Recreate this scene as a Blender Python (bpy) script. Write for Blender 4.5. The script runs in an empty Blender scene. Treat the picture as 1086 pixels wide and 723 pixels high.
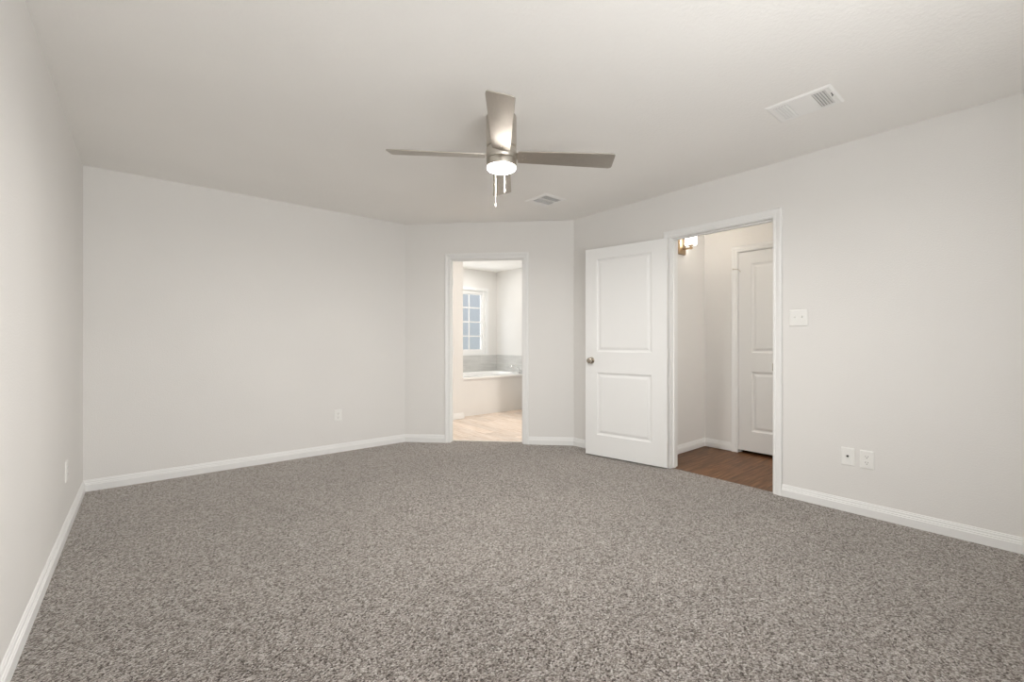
import bpy, bmesh, math
from mathutils import Vector, Matrix

S = bpy.context.scene
COL = S.collection

# ------------------------------------------------------------------ camera
F_PX, CY = 468.12, 362.31
cam_d = bpy.data.cameras.new('camera')
cam_d.sensor_fit = 'HORIZONTAL'
cam_d.sensor_width = 36.0
cam_d.lens = F_PX / 1086.0 * 36.0
cam_d.shift_y = (CY - 361.5) / 1086.0
cam_d.clip_start = 0.02
cam = bpy.data.objects.new('camera', cam_d)
COL.objects.link(cam)
cam.location = (0, 0, 1.1214)
cam.rotation_euler = (math.radians(90), 0, -math.radians(39.735))
S.camera = cam

# ------------------------------------------------------------------ colour management
S.view_settings.view_transform = 'Standard'
S.view_settings.look = 'None'
S.view_settings.gamma = 1.0
S.view_settings.use_curve_mapping = False
S.view_settings.exposure = -0.33
S.cycles.use_denoising = True
S.cycles.max_bounces = 14
S.cycles.diffuse_bounces = 10
S.cycles.transmission_bounces = 8
S.cycles.sample_clamp_indirect = 6.0

# ------------------------------------------------------------------ world: pale overcast sky over a grey-green horizon
W = bpy.data.worlds.new('sky')
S.world = W
W.use_nodes = True
wn = W.node_tree
bg = wn.nodes['Background']
tc = wn.nodes.new('ShaderNodeTexCoord')
sx = wn.nodes.new('ShaderNodeSeparateXYZ')
wr = wn.nodes.new('ShaderNodeValToRGB')
wm = wn.nodes.new('ShaderNodeMapRange')
wm.inputs['From Min'].default_value = -0.25
wm.inputs['From Max'].default_value = 0.45
wn.links.new(tc.outputs['Generated'], sx.inputs[0])
wn.links.new(sx.outputs['Z'], wm.inputs['Value'])
wn.links.new(wm.outputs[0], wr.inputs[0])
wn.links.new(wr.outputs[0], bg.inputs[0])
cr = wr.color_ramp
cr.elements[0].position = 0.18; cr.elements[0].color = (0.40, 0.44, 0.45, 1)
cr.elements[1].position = 0.62; cr.elements[1].color = (0.62, 0.65, 0.71, 1)
bg.inputs[1].default_value = 1.42


def area(name, loc, rot, sx_, sy_, power, col, spread=180):
    d = bpy.data.lights.new(name, 'AREA')
    d.shape = 'RECTANGLE'; d.size = sx_; d.size_y = sy_
    d.energy = power; d.color = col
    d.spread = math.radians(spread)
    o = bpy.data.objects.new(name, d); COL.objects.link(o)
    o.location = loc; o.rotation_euler = rot
    return o


P90 = math.pi / 2
# daylight through the bedroom window behind the camera, and through the bathroom window
area('daylight_rear', (0.95, -0.88, 1.40), (math.radians(118), 0, 0), 1.9, 1.5, 100, (1.0, 0.99, 0.975))
area('daylight_bathroom', (3.0, 8.1, 3.3), (math.radians(-62), 0, math.radians(38)), 1.6, 1.2, 95, (0.97, 0.985, 1.0))
area('daylight_bathroom_ground', (4.27, 7.7, 0.25), (math.radians(-128), 0, 0), 1.6, 0.9, 50, (0.98, 0.99, 1.0))
# ceiling light of the bathroom and of the hallway, out of view of the photograph
area('bathroom_light', (4.85, 3.6, 2.41), (0, 0, 0), 0.35, 0.35, 32, (1.0, 0.96, 0.91))
area('bathroom_vanity_light', (2.30, 5.05, 2.0), (0, -P90, 0), 0.15, 0.7, 12, (1.0, 0.97, 0.93))
area('bathroom_tub_fill', (4.30, 6.0, 2.42), (0, 0, 0), 0.2, 0.2, 10, (1.0, 0.97, 0.93))  # unseen fill added over the tub to brighten its walls
area('hallway_light', (4.15, 0.4, 2.41), (0, 0, 0), 0.35, 0.35, 17, (1.0, 0.94, 0.86))


# ------------------------------------------------------------------ materials
def mat(name, col, rough=0.5, metal=0.0, spec=0.5):
    m = bpy.data.materials.new(name); m.use_nodes = True
    b = m.node_tree.nodes['Principled BSDF']
    b.inputs['Base Color'].default_value = (*col, 1)
    b.inputs['Roughness'].default_value = rough
    b.inputs['Metallic'].default_value = metal
    b.inputs['Specular IOR Level'].default_value = spec
    return m, m.node_tree, b


def tex_noise(nt, scale, detail=2.0, rough=0.5, vec=None):
    n = nt.nodes.new('ShaderNodeTexNoise')
    n.inputs['Scale'].default_value = scale
    n.inputs['Detail'].default_value = detail
    n.inputs['Roughness'].default_value = rough
    if vec: nt.links.new(vec, n.inputs['Vector'])
    return n


def coord(nt, scale=None):
    t = nt.nodes.new('ShaderNodeTexCoord')
    if scale is None: return t.outputs['Object']
    m = nt.nodes.new('ShaderNodeMapping')
    m.inputs['Scale'].default_value = scale
    nt.links.new(t.outputs['Object'], m.inputs['Vector'])
    return m.outputs[0]


def bump(nt, b, height, strength, dist):
    n = nt.nodes.new('ShaderNodeBump')
    n.inputs['Strength'].default_value = strength
    n.inputs['Distance'].default_value = dist
    nt.links.new(height, n.inputs['Height'])
    nt.links.new(n.outputs[0], b.inputs['Normal'])
    return n


def ramp(nt, fac, stops):
    r = nt.nodes.new('ShaderNodeValToRGB')
    e = r.color_ramp.elements
    while len(e) < len(stops): e.new(0.5)
    for i, (p, c) in enumerate(stops):
        e[i].position = p; e[i].color = (*c, 1)
    nt.links.new(fac, r.inputs[0])
    return r.outputs[0]


def mixc(nt, kind, fac, a, b_):
    n = nt.nodes.new('ShaderNodeMix'); n.data_type = 'RGBA'; n.blend_type = kind
    if isinstance(fac, float): n.inputs[0].default_value = fac
    else: nt.links.new(fac, n.inputs[0])
    for s, i in ((a, 6), (b_, 7)):
        if isinstance(s, tuple): n.inputs[i].default_value = (*s, 1)
        else: nt.links.new(s, n.inputs[i])
    return n.outputs[2]


def painted(name, col, rough, bscale, bstr):
    m, nt, b = mat(name, col, rough, 0, 0.3)
    v = coord(nt)
    n = tex_noise(nt, bscale, 3, 0.55, v)
    h = ramp(nt, n.outputs[0], [(0.42, (0, 0, 0)), (0.62, (1, 1, 1))])
    bump(nt, b, h, bstr, 0.0015)
    n2 = tex_noise(nt, 1.3, 2, 0.5, v)
    c = ramp(nt, n2.outputs[0], [(0.3, tuple(x * 0.985 for x in col)), (0.7, tuple(min(1, x * 1.012) for x in col))])
    nt.links.new(c, b.inputs['Base Color'])
    return m


M = {}
M['wall'] = painted('wall_paint', (0.778, 0.769, 0.752), 0.6, 120, 0.22)
M['ceiling'] = painted('ceiling_paint', (0.925, 0.915, 0.893), 0.75, 60, 0.35)
M['trim'], nt, b = mat('trim_paint', (0.83, 0.835, 0.83), 0.35, 0, 0.4)
n = tex_noise(nt, 25, 2, 0.5, coord(nt)); bump(nt, b, n.outputs[0], 0.04, 0.001)
M['door'], nt, b = mat('door_paint', (0.785, 0.79, 0.785), 0.38, 0, 0.4)
n = tex_noise(nt, 40, 2, 0.5, coord(nt, (8, 8, 1))); bump(nt, b, n.outputs[0], 0.05, 0.001)
M['plastic'], nt, b = mat('white_plastic', (0.84, 0.84, 0.82), 0.32)
n = tex_noise(nt, 90, 2, 0.5, coord(nt)); bump(nt, b, n.outputs[0], 0.02, 0.0005)
M['slot'], nt, b = mat('dark_slot', (0.05, 0.048, 0.045), 0.6)
n = tex_noise(nt, 60, 2, 0.5, coord(nt)); bump(nt, b, n.outputs[0], 0.05, 0.0005)
M['duct'], nt, b = mat('duct_shade_grey', (0.46, 0.47, 0.475), 0.7)  # even grey stands in for the shaded inside of the duct
n = tex_noise(nt, 60, 2, 0.5, coord(nt)); bump(nt, b, n.outputs[0], 0.05, 0.0005)
M['vent'], nt, b = mat('vent_enamel', (0.93, 0.93, 0.92), 0.4)
n = tex_noise(nt, 60, 2, 0.5, coord(nt)); bump(nt, b, n.outputs[0], 0.03, 0.0005)


def metal(name, col, rough, stretch=(1, 1, 40), amt=0.12):
    m, nt, b = mat(name, col, rough, 1.0)
    n = tex_noise(nt, 14, 4, 0.6, coord(nt, stretch))
    c = ramp(nt, n.outputs[0], [(0.3, tuple(x * (1 - amt) for x in col)), (0.7, tuple(min(1, x * (1 + amt)) for x in col))])
    nt.links.new(c, b.inputs['Base Color'])
    return m


M['nickel'] = metal('brushed_nickel', (0.62, 0.585, 0.53), 0.34)
M['blade'] = metal('brushed_nickel_blade', (0.50, 0.465, 0.42), 0.42, (2, 60, 60), 0.10)
M['chrome'] = metal('chrome', (0.72, 0.73, 0.74), 0.12, (1, 1, 1), 0.03)
M['satin'] = metal('satin_nickel', (0.55, 0.50, 0.43), 0.22, (1, 1, 1), 0.05)
M['bronze'] = metal('warm_nickel', (0.42, 0.31, 0.20), 0.32, (1, 1, 1), 0.08)


def emit(name, col, strength):
    m, nt, b = mat(name, (0.9, 0.88, 0.84), 0.3)
    b.inputs['Emission Color'].default_value = (*col, 1)
    b.inputs['Emission Strength'].default_value = strength
    n = tex_noise(nt, 30, 1, 0.5, coord(nt))
    nt.links.new(ramp(nt, n.outputs[0], [(0, tuple(x * 0.99 for x in col)), (1, col)]), b.inputs['Emission Color'])
    return m


M['fan_glass'] = emit('lit_frosted_glass', (1.0, 0.955, 0.90), 70.0)
M['sconce_glass'] = emit('lit_opal_glass', (1.0, 0.93, 0.83), 12.0)

# carpet: grey-brown twisted pile, speckled yarn tips over dark roots
M['carpet'], nt, b = mat('carpet_pile', (0.3, 0.27, 0.25), 0.95, 0, 0.05)
v = coord(nt)
vor = nt.nodes.new('ShaderNodeTexVoronoi'); vor.inputs['Scale'].default_value = 165
wob = tex_noise(nt, 90, 2, 0.6, v)
vv = nt.nodes.new('ShaderNodeVectorMath'); vv.operation = 'MULTIPLY_ADD'
nt.links.new(wob.outputs['Color'], vv.inputs[0]); vv.inputs[1].default_value = (0.010, 0.010, 0.010)
nt.links.new(v, vv.inputs[2]); nt.links.new(vv.outputs[0], vor.inputs['Vector'])


def math2(op, a, b_, c_=None):
    n_ = nt.nodes.new('ShaderNodeMath'); n_.operation = op
    for i_, s_ in enumerate((a, b_, c_)):
        if s_ is None: continue
        if isinstance(s_, (int, float)): n_.inputs[i_].default_value = s_
        else: nt.links.new(s_, n_.inputs[i_])
    return n_.outputs[0]


cell = nt.nodes.new('ShaderNodeSeparateColor'); nt.links.new(vor.outputs['Color'], cell.inputs[0])
fine = tex_noise(nt, 115, 3, 0.75, v)
mid = tex_noise(nt, 40, 4, 0.7, v)
wide = tex_noise(nt, 2.4, 4, 0.6, v)
tuft = math2('SUBTRACT', 1.0, vor.outputs['Distance'])
key = math2('MULTIPLY_ADD', cell.outputs[0], 0.46, math2('MULTIPLY', fine.outputs[0], 0.54))
base = ramp(nt, key, [(0.26, (0.024, 0.019, 0.016)), (0.38, (0.102, 0.088, 0.078)), (0.50, (0.178, 0.159, 0.143)), (0.62, (0.235, 0.214, 0.196)), (0.76, (0.40, 0.378, 0.355))])
shade = ramp(nt, mid.outputs[0], [(0.32, (0.72, 0.72, 0.72)), (0.68, (1.24, 1.24, 1.24))])
c1 = mixc(nt, 'MULTIPLY', 1.0, base, shade)
sweep = ramp(nt, wide.outputs[0], [(0.35, (0.92, 0.92, 0.92)), (0.65, (1.07, 1.07, 1.07))])
c2 = mixc(nt, 'MULTIPLY', 1.0, c1, sweep)
nt.links.new(c2, b.inputs['Base Color'])
b.inputs['Sheen Weight'].default_value = 1.0
b.inputs['Sheen Roughness'].default_value = 0.35
fib = ramp(nt, key, [(0.28, (0.42, 0.38, 0.35)), (0.50, (0.94, 0.88, 0.82)), (0.70, (1.0, 0.97, 0.93))])
nt.links.new(fib, b.inputs['Sheen Tint'])
bump(nt, b, math2('MULTIPLY_ADD', fine.outputs[0], 0.8, tuft), 0.6, 0.006)


def planks(name, cols, pw, pl, rot, rough, gap):
    m, nt, b = mat(name, cols[0], rough, 0, 0.25)
    t = nt.nodes.new('ShaderNodeTexCoord')
    mp = nt.nodes.new('ShaderNodeMapping'); mp.inputs['Rotation'].default_value = (0, 0, rot)
    nt.links.new(t.outputs['Object'], mp.inputs['Vector'])
    br = nt.nodes.new('ShaderNodeTexBrick')
    br.inputs['Scale'].default_value = 1.0
    br.inputs['Brick Width'].default_value = pl; br.inputs['Row Height'].default_value = pw
    br.inputs['Mortar Size'].default_value = 0.0012; br.inputs['Mortar Smooth'].default_value = 0.3
    br.inputs['Color1'].default_value = (0, 0, 0, 1); br.inputs['Color2'].default_value = (1, 1, 1, 1)
    br.offset = 0.37
    nt.links.new(mp.outputs[0], br.inputs['Vector'])
    st = nt.nodes.new('ShaderNodeMapping'); st.inputs['Scale'].default_value = (1.6, 22, 1)
    nt.links.new(mp.outputs[0], st.inputs['Vector'])
    off = nt.nodes.new('ShaderNodeVectorMath'); off.operation = 'ADD'
    nt.links.new(st.outputs[0], off.inputs[0]); nt.links.new(br.outputs['Color'], off.inputs[1])
    g = tex_noise(nt, 2.2, 6, 0.62, off.outputs[0]); g.inputs['Distortion'].default_value = 0.6
    k = ramp(nt, g.outputs[0], [(0.30, cols[0]), (0.5, cols[1]), (0.72, cols[2])])
    tone = ramp(nt, br.outputs['Color'], [(0, (0.84, 0.84, 0.84)), (1, (1.12, 1.12, 1.12))])
    k2 = mixc(nt, 'MULTIPLY', 1.0, k, tone)
    k3 = mixc(nt, 'MIX', br.outputs['Fac'], k2, gap)
    nt.links.new(k3, b.inputs['Base Color'])
    bump(nt, b, g.outputs[0], 0.08, 0.001)
    return m


M['wood'] = planks('walnut_planks', ((0.062, 0.026, 0.009), (0.140, 0.064, 0.025), (0.250, 0.130, 0.060)), 0.15, 1.2, 0, 0.42, (0.03, 0.015, 0.008))
M['bath_floor'] = planks('pale_oak_planks', ((0.57, 0.44, 0.33), (0.74, 0.64, 0.555), (0.86, 0.79, 0.735)), 0.16, 1.0, P90, 0.38, (0.40, 0.27, 0.18))

# marble-look wall tile
M['tile'], nt, b = mat('grey_tile', (0.6, 0.6, 0.59), 0.25)
t = nt.nodes.new('ShaderNodeTexCoord')
br = nt.nodes.new('ShaderNodeTexBrick'); br.inputs['Scale'].default_value = 1
br.inputs['Brick Width'].default_value = 0.6; br.inputs['Row Height'].default_value = 0.155
br.inputs['Mortar Size'].default_value = 0.002
br.inputs['Color1'].default_value = (0.60, 0.60, 0.585, 1); br.inputs['Color2'].default_value = (0.68, 0.68, 0.67, 1)
br.inputs['Mortar'].default_value = (0.72, 0.72, 0.70, 1)
nt.links.new(t.outputs['UV'], br.inputs['Vector'])
mv = nt.nodes.new('ShaderNodeMapping'); mv.inputs['Scale'].default_value = (1, 6, 1)
nt.links.new(t.outputs['UV'], mv.inputs['Vector'])
gn = tex_noise(nt, 3, 5, 0.6, mv.outputs[0])
k = ramp(nt, gn.outputs[0], [(0.3, (0.84, 0.84, 0.84)), (0.65, (1.05, 1.05, 1.05))])
nt.links.new(mixc(nt, 'MULTIPLY', 1.0, br.outputs['Color'], k), b.inputs['Base Color'])
M['acrylic'], nt, b = mat('white_acrylic', (0.86, 0.86, 0.85), 0.15)
n = tex_noise(nt, 4, 2, 0.5, coord(nt)); bump(nt, b, n.outputs[0], 0.01, 0.001)
M['vinyl'], nt, b = mat('white_vinyl', (0.86, 0.86, 0.85), 0.35)
n = tex_noise(nt, 40, 2, 0.5, coord(nt)); bump(nt, b, n.outputs[0], 0.02, 0.0005)
M['marble'], nt, b = mat('threshold_stone', (0.74, 0.70, 0.64), 0.3)
n = tex_noise(nt, 14, 4, 0.6, coord(nt))
nt.links.new(ramp(nt, n.outputs[0], [(0.3, (0.66, 0.62, 0.56)), (0.7, (0.80, 0.77, 0.72))]), b.inputs['Base Color'])
# obscure (frosted) window glass
M['frost'], nt, b = mat('obscure_glass', (0.92, 0.95, 0.96), 0.3)
tr = nt.nodes.new('ShaderNodeBsdfTransparent'); tr.inputs[0].default_value = (0.92, 0.93, 0.93, 1)
rf = nt.nodes.new('ShaderNodeBsdfTranslucent'); rf.inputs[0].default_value = (0.8, 0.85, 0.87, 1)
n = tex_noise(nt, 40, 3, 0.5, coord(nt))
mx = nt.nodes.new('ShaderNodeMixShader')
mr = nt.nodes.new('ShaderNodeMapRange'); mr.inputs['To Min'].default_value = 0.01; mr.inputs['To Max'].default_value = 0.03
nt.links.new(n.outputs[0], mr.inputs['Value']); nt.links.new(mr.outputs[0], mx.inputs[0])
nt.links.new(tr.outputs[0], mx.inputs[1]); nt.links.new(rf.outputs[0], mx.inputs[2])
nt.links.new(mx.outputs[0], nt.nodes['Material Output'].inputs[0])
M['clear'], nt, b = mat('window_glass', (1, 1, 1), 0.0)
tr = nt.nodes.new('ShaderNodeBsdfTransparent'); gl = nt.nodes.new('ShaderNodeBsdfGlossy')
gl.inputs['Roughness'].default_value = 0.02
mx = nt.nodes.new('ShaderNodeMixShader'); mx.inputs[0].default_value = 0.06
nt.links.new(tr.outputs[0], mx.inputs[1]); nt.links.new(gl.outputs[0], mx.inputs[2])
nt.links.new(mx.outputs[0], nt.nodes['Material Output'].inputs[0])


# ------------------------------------------------------------------ mesh helpers
def link(name, bm, m, parent=None, smooth=False, angle=35, bevel=0, seg=2):
    bmesh.ops.remove_doubles(bm, verts=bm.verts, dist=1e-6)
    bmesh.ops.recalc_face_normals(bm, faces=bm.faces)
    me = bpy.data.meshes.new(name); bm.to_mesh(me); bm.free()
    me.materials.append(m)
    o = bpy.data.objects.new(name, me); COL.objects.link(o)
    if parent: o.parent = parent
    if bevel:
        md = o.modifiers.new('edge', 'BEVEL'); md.width = bevel; md.segments = seg
        md.limit_method = 'ANGLE'; md.angle_limit = math.radians(40)
        smooth = True
    if smooth:
        for p in me.polygons: p.use_smooth = True
        me.set_sharp_from_angle(angle=math.radians(angle))
    return o


def empty(name, loc, rot=(0, 0, 0)):
    o = bpy.data.objects.new(name, None); COL.objects.link(o)
    o.empty_display_size = 0.1
    o.location = loc; o.rotation_euler = rot
    return o


def tag(o, label, cat=None, group=None, kind=None):
    o['label'] = label
    if cat: o['category'] = cat
    if group: o['group'] = group
    if kind: o['kind'] = kind
    return o


def box(bm, x0, x1, y0, y1, z0, z1, mtx=None):
    vs = [Vector((x, y, z)) for z in (z0, z1) for x, y in ((x0, y0), (x1, y0), (x1, y1), (x0, y1))]
    if mtx: vs = [mtx @ q for q in vs]
    v = [bm.verts.new(q) for q in vs]
    for f in ((3, 2, 1, 0), (4, 5, 6, 7), (0, 1, 5, 4), (1, 2, 6, 5), (2, 3, 7, 6), (3, 0, 4, 7)):
        bm.faces.new([v[i] for i in f])
    return v


def lathe(bm, prof, n=48, mtx=None, axis='Z'):
    rings = []
    for r, z in prof:
        if r < 1e-7:
            q = Vector((0, 0, z)); rings.append([bm.verts.new(mtx @ q if mtx else q)])
        else:
            ring = []
            for i in range(n):
                a = 2 * math.pi * i / n
                q = Vector((r * math.cos(a), r * math.sin(a), z))
                ring.append(bm.verts.new(mtx @ q if mtx else q))
            rings.append(ring)
    for a, c in zip(rings, rings[1:]):
        for i in range(n):
            j = (i + 1) % n
            if len(a) == 1 and len(c) == 1: continue
            if len(a) == 1: bm.faces.new((a[0], c[i], c[j]))
            elif len(c) == 1: bm.faces.new((a[i], a[j], c[0]))
            else: bm.faces.new((a[i], a[j], c[j], c[i]))


def tube(bm, pts, r, n=12, radii=None):
    pts = [Vector(q) for q in pts]
    rings = []
    up = Vector((0, 0, 1))
    for k, q in enumerate(pts):
        d = (pts[min(k + 1, len(pts) - 1)] - pts[max(k - 1, 0)]).normalized()
        s = d.cross(up)
        if s.length < 1e-3: s = Vector((1, 0, 0))
        s.normalize(); t_ = s.cross(d).normalized()
        rr = radii[k] if radii else r
        rings.append([bm.verts.new(q + (s * math.cos(2 * math.pi * i / n) + t_ * math.sin(2 * math.pi * i / n)) * rr) for i in range(n)])
    for a, c in zip(rings, rings[1:]):
        for i in range(n):
            j = (i + 1) % n
            bm.faces.new((a[i], a[j], c[j], c[i]))
    bm.faces.new(rings[0][::-1]); bm.faces.new(rings[-1])


def prism(bm, poly, z0, z1):
    a = [bm.verts.new((x, y, z0)) for x, y in poly]
    c = [bm.verts.new((x, y, z1)) for x, y in poly]
    n = len(poly)
    bm.faces.new(a[::-1]); bm.faces.new(c)
    for i in range(n):
        j = (i + 1) % n
        bm.faces.new((a[i], a[j], c[j], c[i]))


H = 2.44
XL, YB, XR, CC = -0.3568, 4.5832, 3.5753, 6.8275
YR = -0.60           # rear wall, behind the camera
TH = 0.115           # wall thickness
XC, YC = CC - YB, CC - XR     # chamfer corners: (XC, YB) and (XR, YC)
HX, HY = 4.655, 2.34          # hallway far wall and side wall
BX, BY = 5.15, 6.65           # bathroom right wall and window wall


def wall(name, p0, p1, z0=-0.03, z1=H + 0.02, th=TH, holes=(), ext0=0.0, ext1=0.0, m=None):
    """Upright slab; its face runs p0 -> p1, thickness to the left-hand side of that run. holes: (u0,u1,z0,z1) along the run."""
    p0 = Vector((*p0, 0)); p1 = Vector((*p1, 0))
    L = (p1 - p0).length; d = (p1 - p0) / L
    n = Vector((-d.y, d.x, 0))
    us = sorted({-ext0, L + ext1, *[h[0] for h in holes], *[h[1] for h in holes]})
    zs = sorted({z0, z1, *[h[2] for h in holes if h[2] > z0], *[h[3] for h in holes if h[3] < z1]})

    def solid(i, k):
        if i < 0 or k < 0 or i >= len(us) - 1 or k >= len(zs) - 1: return False
        u = (us[i] + us[i + 1]) / 2; z = (zs[k] + zs[k + 1]) / 2
        return not any(h[0] < u < h[1] and h[2] < z < h[3] for h in holes)
    bm = bmesh.new()
    cache = {}

    def V(i, k, s):
        key = (i, k, s)
        if key not in cache:
            q = p0 + d * us[i] + n * (th * s); q.z = zs[k]
            cache[key] = bm.verts.new(q)
        return cache[key]
    for i in range(len(us) - 1):
        for k in range(len(zs) - 1):
            if not solid(i, k): continue
            bm.faces.new((V(i, k, 0), V(i + 1, k, 0), V(i + 1, k + 1, 0), V(i, k + 1, 0)))
            bm.faces.new((V(i, k, 1), V(i, k + 1, 1), V(i + 1, k + 1, 1), V(i + 1, k, 1)))
            if not solid(i - 1, k): bm.faces.new((V(i, k, 0), V(i, k + 1, 0), V(i, k + 1, 1), V(i, k, 1)))
            if not solid(i + 1, k): bm.faces.new((V(i + 1, k, 0), V(i + 1, k, 1), V(i + 1, k + 1, 1), V(i + 1, k + 1, 0)))
            if not solid(i, k - 1): bm.faces.new((V(i, k, 0), V(i, k, 1), V(i + 1, k, 1), V(i + 1, k, 0)))
            if not solid(i, k + 1): bm.faces.new((V(i, k + 1, 0), V(i + 1, k + 1, 0), V(i + 1, k + 1, 1), V(i, k + 1, 1)))
    o = link(name, bm, m or M['wall'])
    return o


JT = 0.019                       # jamb thickness
RY0, RY1 = 1.279, 2.106          # hallway doorway: jamb faces
CU0, CU1 = 0.522, 1.328          # bathroom doorway along the angled wall: jamb faces
DH = 2.037                       # head jamb underside

# ------------------------------------------------------------------ structure: walls (runs go so that the room lies on the right-hand side)
S_ = 'structure'
tag(wall('wall_left', (XL, YR), (XL, YB), ext0=TH, ext1=TH), 'long pale greige wall at the left edge of the bedroom', kind=S_)
tag(wall('wall_back', (XL, YB), (XC, YB), ext1=0.05), 'pale greige back wall with one low outlet', kind=S_)
tag(wall('wall_corner', (XC, YB), (XR, YC), holes=[(CU0 - JT, CU1 + JT, -1, DH + JT)]), 'angled greige wall holding the bathroom doorway', kind=S_)
LR = YC - YR
tag(wall('wall_right', (XR, YC), (XR, YR), ext0=0.048, holes=[(YC - RY1 - JT, YC - RY0 + JT, -1, DH + JT)], ext1=TH), 'greige right wall holding the hallway doorway', kind=S_)
WX0, WX1, WZ0, WZ1 = 0.05, 1.80, 0.90, 2.15
tag(wall('wall_rear', (XR, YR), (XL, YR), holes=[(XR - WX1, XR - WX0, WZ0, WZ1)]), 'greige wall behind the camera with a wide window', kind=S_)
# hallway
tag(wall('wall_hall_side', (XR + TH, HY), (BX, HY)), 'short hallway wall carrying the lit sconce', kind=S_)
D2Y0, D2Y1 = 1.225, 1.988
tag(wall('wall_hall_far', (HX, HY), (HX, -1.0), holes=[(HY - D2Y1 - JT, HY - D2Y0 + JT, -1, 2.03 + JT)]), 'hallway wall with the closed white door', kind=S_)
tag(wall('wall_hall_end', (HX + TH, -1.0), (XR + TH, -1.0)), 'end wall of the hallway', kind=S_)
bmx = bmesh.new()
prism(bmx, [(HX + TH, 1.0), (HX + TH + 0.55, 1.0), (HX + TH + 0.55, 2.25), (HX + TH, 2.25), (HX + TH, 2.2), (HX + TH + 0.5, 2.2), (HX + TH + 0.5, 1.05), (HX + TH, 1.05)], -0.03, H + 0.01)
tag(link('wall_closet', bmx, M['wall']), 'wall inside the closet behind the hallway door', kind=S_)
# bathroom
WBX0, WBX1, WBZ0, WBZ1 = 3.655, 4.90, 0.905, 2.065
tag(wall('wall_bath_window', (1.6, BY), (BX, BY), holes=[(WBX0 - 1.6, WBX1 - 1.6, WBZ0, WBZ1)], ext1=TH), 'bathroom wall with the gridded window above the tub', kind=S_)
tag(wall('wall_bath_right', (BX, BY), (BX, HY + TH)), 'white-lit bathroom wall right of the tub', kind=S_)
tag(wall('wall_bath_left', (1.6, YB + TH), (1.6, BY)), 'bathroom wall far left of the tub', kind=S_)
tag(wall('wall_bath_stub', (1.7, 5.43), (3.58, 5.43), th=1.2), 'warm-lit bathroom wall end left of the tub', kind=S_)
bmx = bmesh.new(); box(bmx, 4.48, BX, 5.02, 5.12, -0.03, H + 0.01)  # guessed partition, out of view, added to shadow the right of the apron
tag(link('wall_bath_blocker', bmx, M['wall']), 'unseen bathroom partition added to shadow the tub front', kind=S_)
bmx = bmesh.new(); box(bmx, 3.58, BX, 5.56, 5.60, -0.03, 0.548)
tag(link('wall_tub_apron', bmx, M['wall']), 'smooth greige wall closing the front of the tub', kind=S_)

# floors and ceiling
k2 = 2 ** -0.5
ud = Vector((k2, -k2)); nd = Vector((k2, k2))      # along the angled wall / outward from it
B0 = Vector((XC, YB))


def cpt(u, o=0.0):
    q = B0 + ud * u + nd * o
    return (q.x, q.y)


bm = bmesh.new()
prism(bm, [(XL - .05, YR - .05), (XR + .02, YR - .05), (XR + .02, RY0), (XR + .028, RY0), (XR + .028, RY1), (XR + .02, RY1),
           cpt(1.882, .02), cpt(CU1, .02), cpt(CU1, .095), cpt(CU0, .095), cpt(CU0, .02), cpt(0, .02), (XL - .05, YB + .02)], -0.03, 0.0)
tag(link('floor', bm, M['carpet']), 'grey-brown speckled cut-pile carpet over the bedroom floor', kind=S_)
bm = bmesh.new()
prism(bm, [(XR + .028, -1.1), (HX + TH + 0.56, -1.1), (HX + TH + 0.56, HY + .05), (XR + .028, HY + .05)], -0.05, -0.006)
tag(link('floor_hall', bm, M['wood']), 'dark walnut plank floor of the hallway', kind=S_)
bm = bmesh.new()
q0, q1 = cpt(-0.5, .10), cpt(2.0, .10)
prism(bm, [cpt(CU0 - .02, .118), cpt(CU1 + .02, .118), (XR + TH, YC - 0.05), (XR + TH, HY + .05), (BX + .05, HY + .05), (BX + .05, BY + .05), (1.55, BY + .05), (1.55, YB + 0.1), (XC - .01, YB + 0.1)], -0.05, -0.004)
tag(link('floor_bathroom', bm, M['bath_floor']), 'pale oak plank floor of the bathroom', kind=S_)
bm = bmesh.new()
prism(bm, [cpt(CU0, .094), cpt(CU1, .094), cpt(CU1, .120), cpt(CU0, .120)], -0.02, 0.003)
tag(link('trim_threshold', bm, M['marble']), 'thin pale stone strip between carpet and bathroom floor', kind=S_)
bm = bmesh.new()
prism(bm, [(XL - .12, YR - .12), (HX + .7, YR - .12), (HX + .7, BY + .12), (XL - .12, BY + .12)], H, H + 0.06)
tag(link('ceiling', bm, M['ceiling']), 'flat lightly textured greige ceiling', kind=S_)

# ------------------------------------------------------------------ baseboards
BB = [(0, 0), (0.015, 0), (0.015, 0.049), (0.0118, 0.0525), (0.0118, 0.0595), (0.0085, 0.063), (0.0078, 0.0735), (0.0048, 0.0765), (0.0042, 0.0825), (0.002, 0.085), (0, 0.085)]


def baseboard(name, pts, label, inner=True):
    """pts: floor polyline along wall faces, room on the right-hand side; mitred at its bends."""
    P = [Vector(q) for q in pts]
    ns = []
    for a, c in zip(P, P[1:]):
        d = (c - a).normalized(); ns.append(Vector((d.y, -d.x)))
    bm = bmesh.new(); rows = []
    for i, q in enumerate(P):
        if i == 0: off = ns[0]
        elif i == len(P) - 1: off = ns[-1]
        else:
            m_ = (ns[i - 1] + ns[i]).normalized(); off = m_ / max(0.2, m_.dot(ns[i]))
        rows.append([bm.verts.new((q.x + off.x * t_, q.y + off.y * t_, z)) for t_, z in BB])
    n = len(BB)
    for a, c in zip(rows, rows[1:]):
        for i in range(n):
            j = (i + 1) % n
            bm.faces.new((a[i], a[j], c[j], c[i]))
    bm.faces.new(rows[0]); bm.faces.new(rows[-1][::-1])
    return tag(link(name, bm, M['trim']), label, kind=S_)


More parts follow.
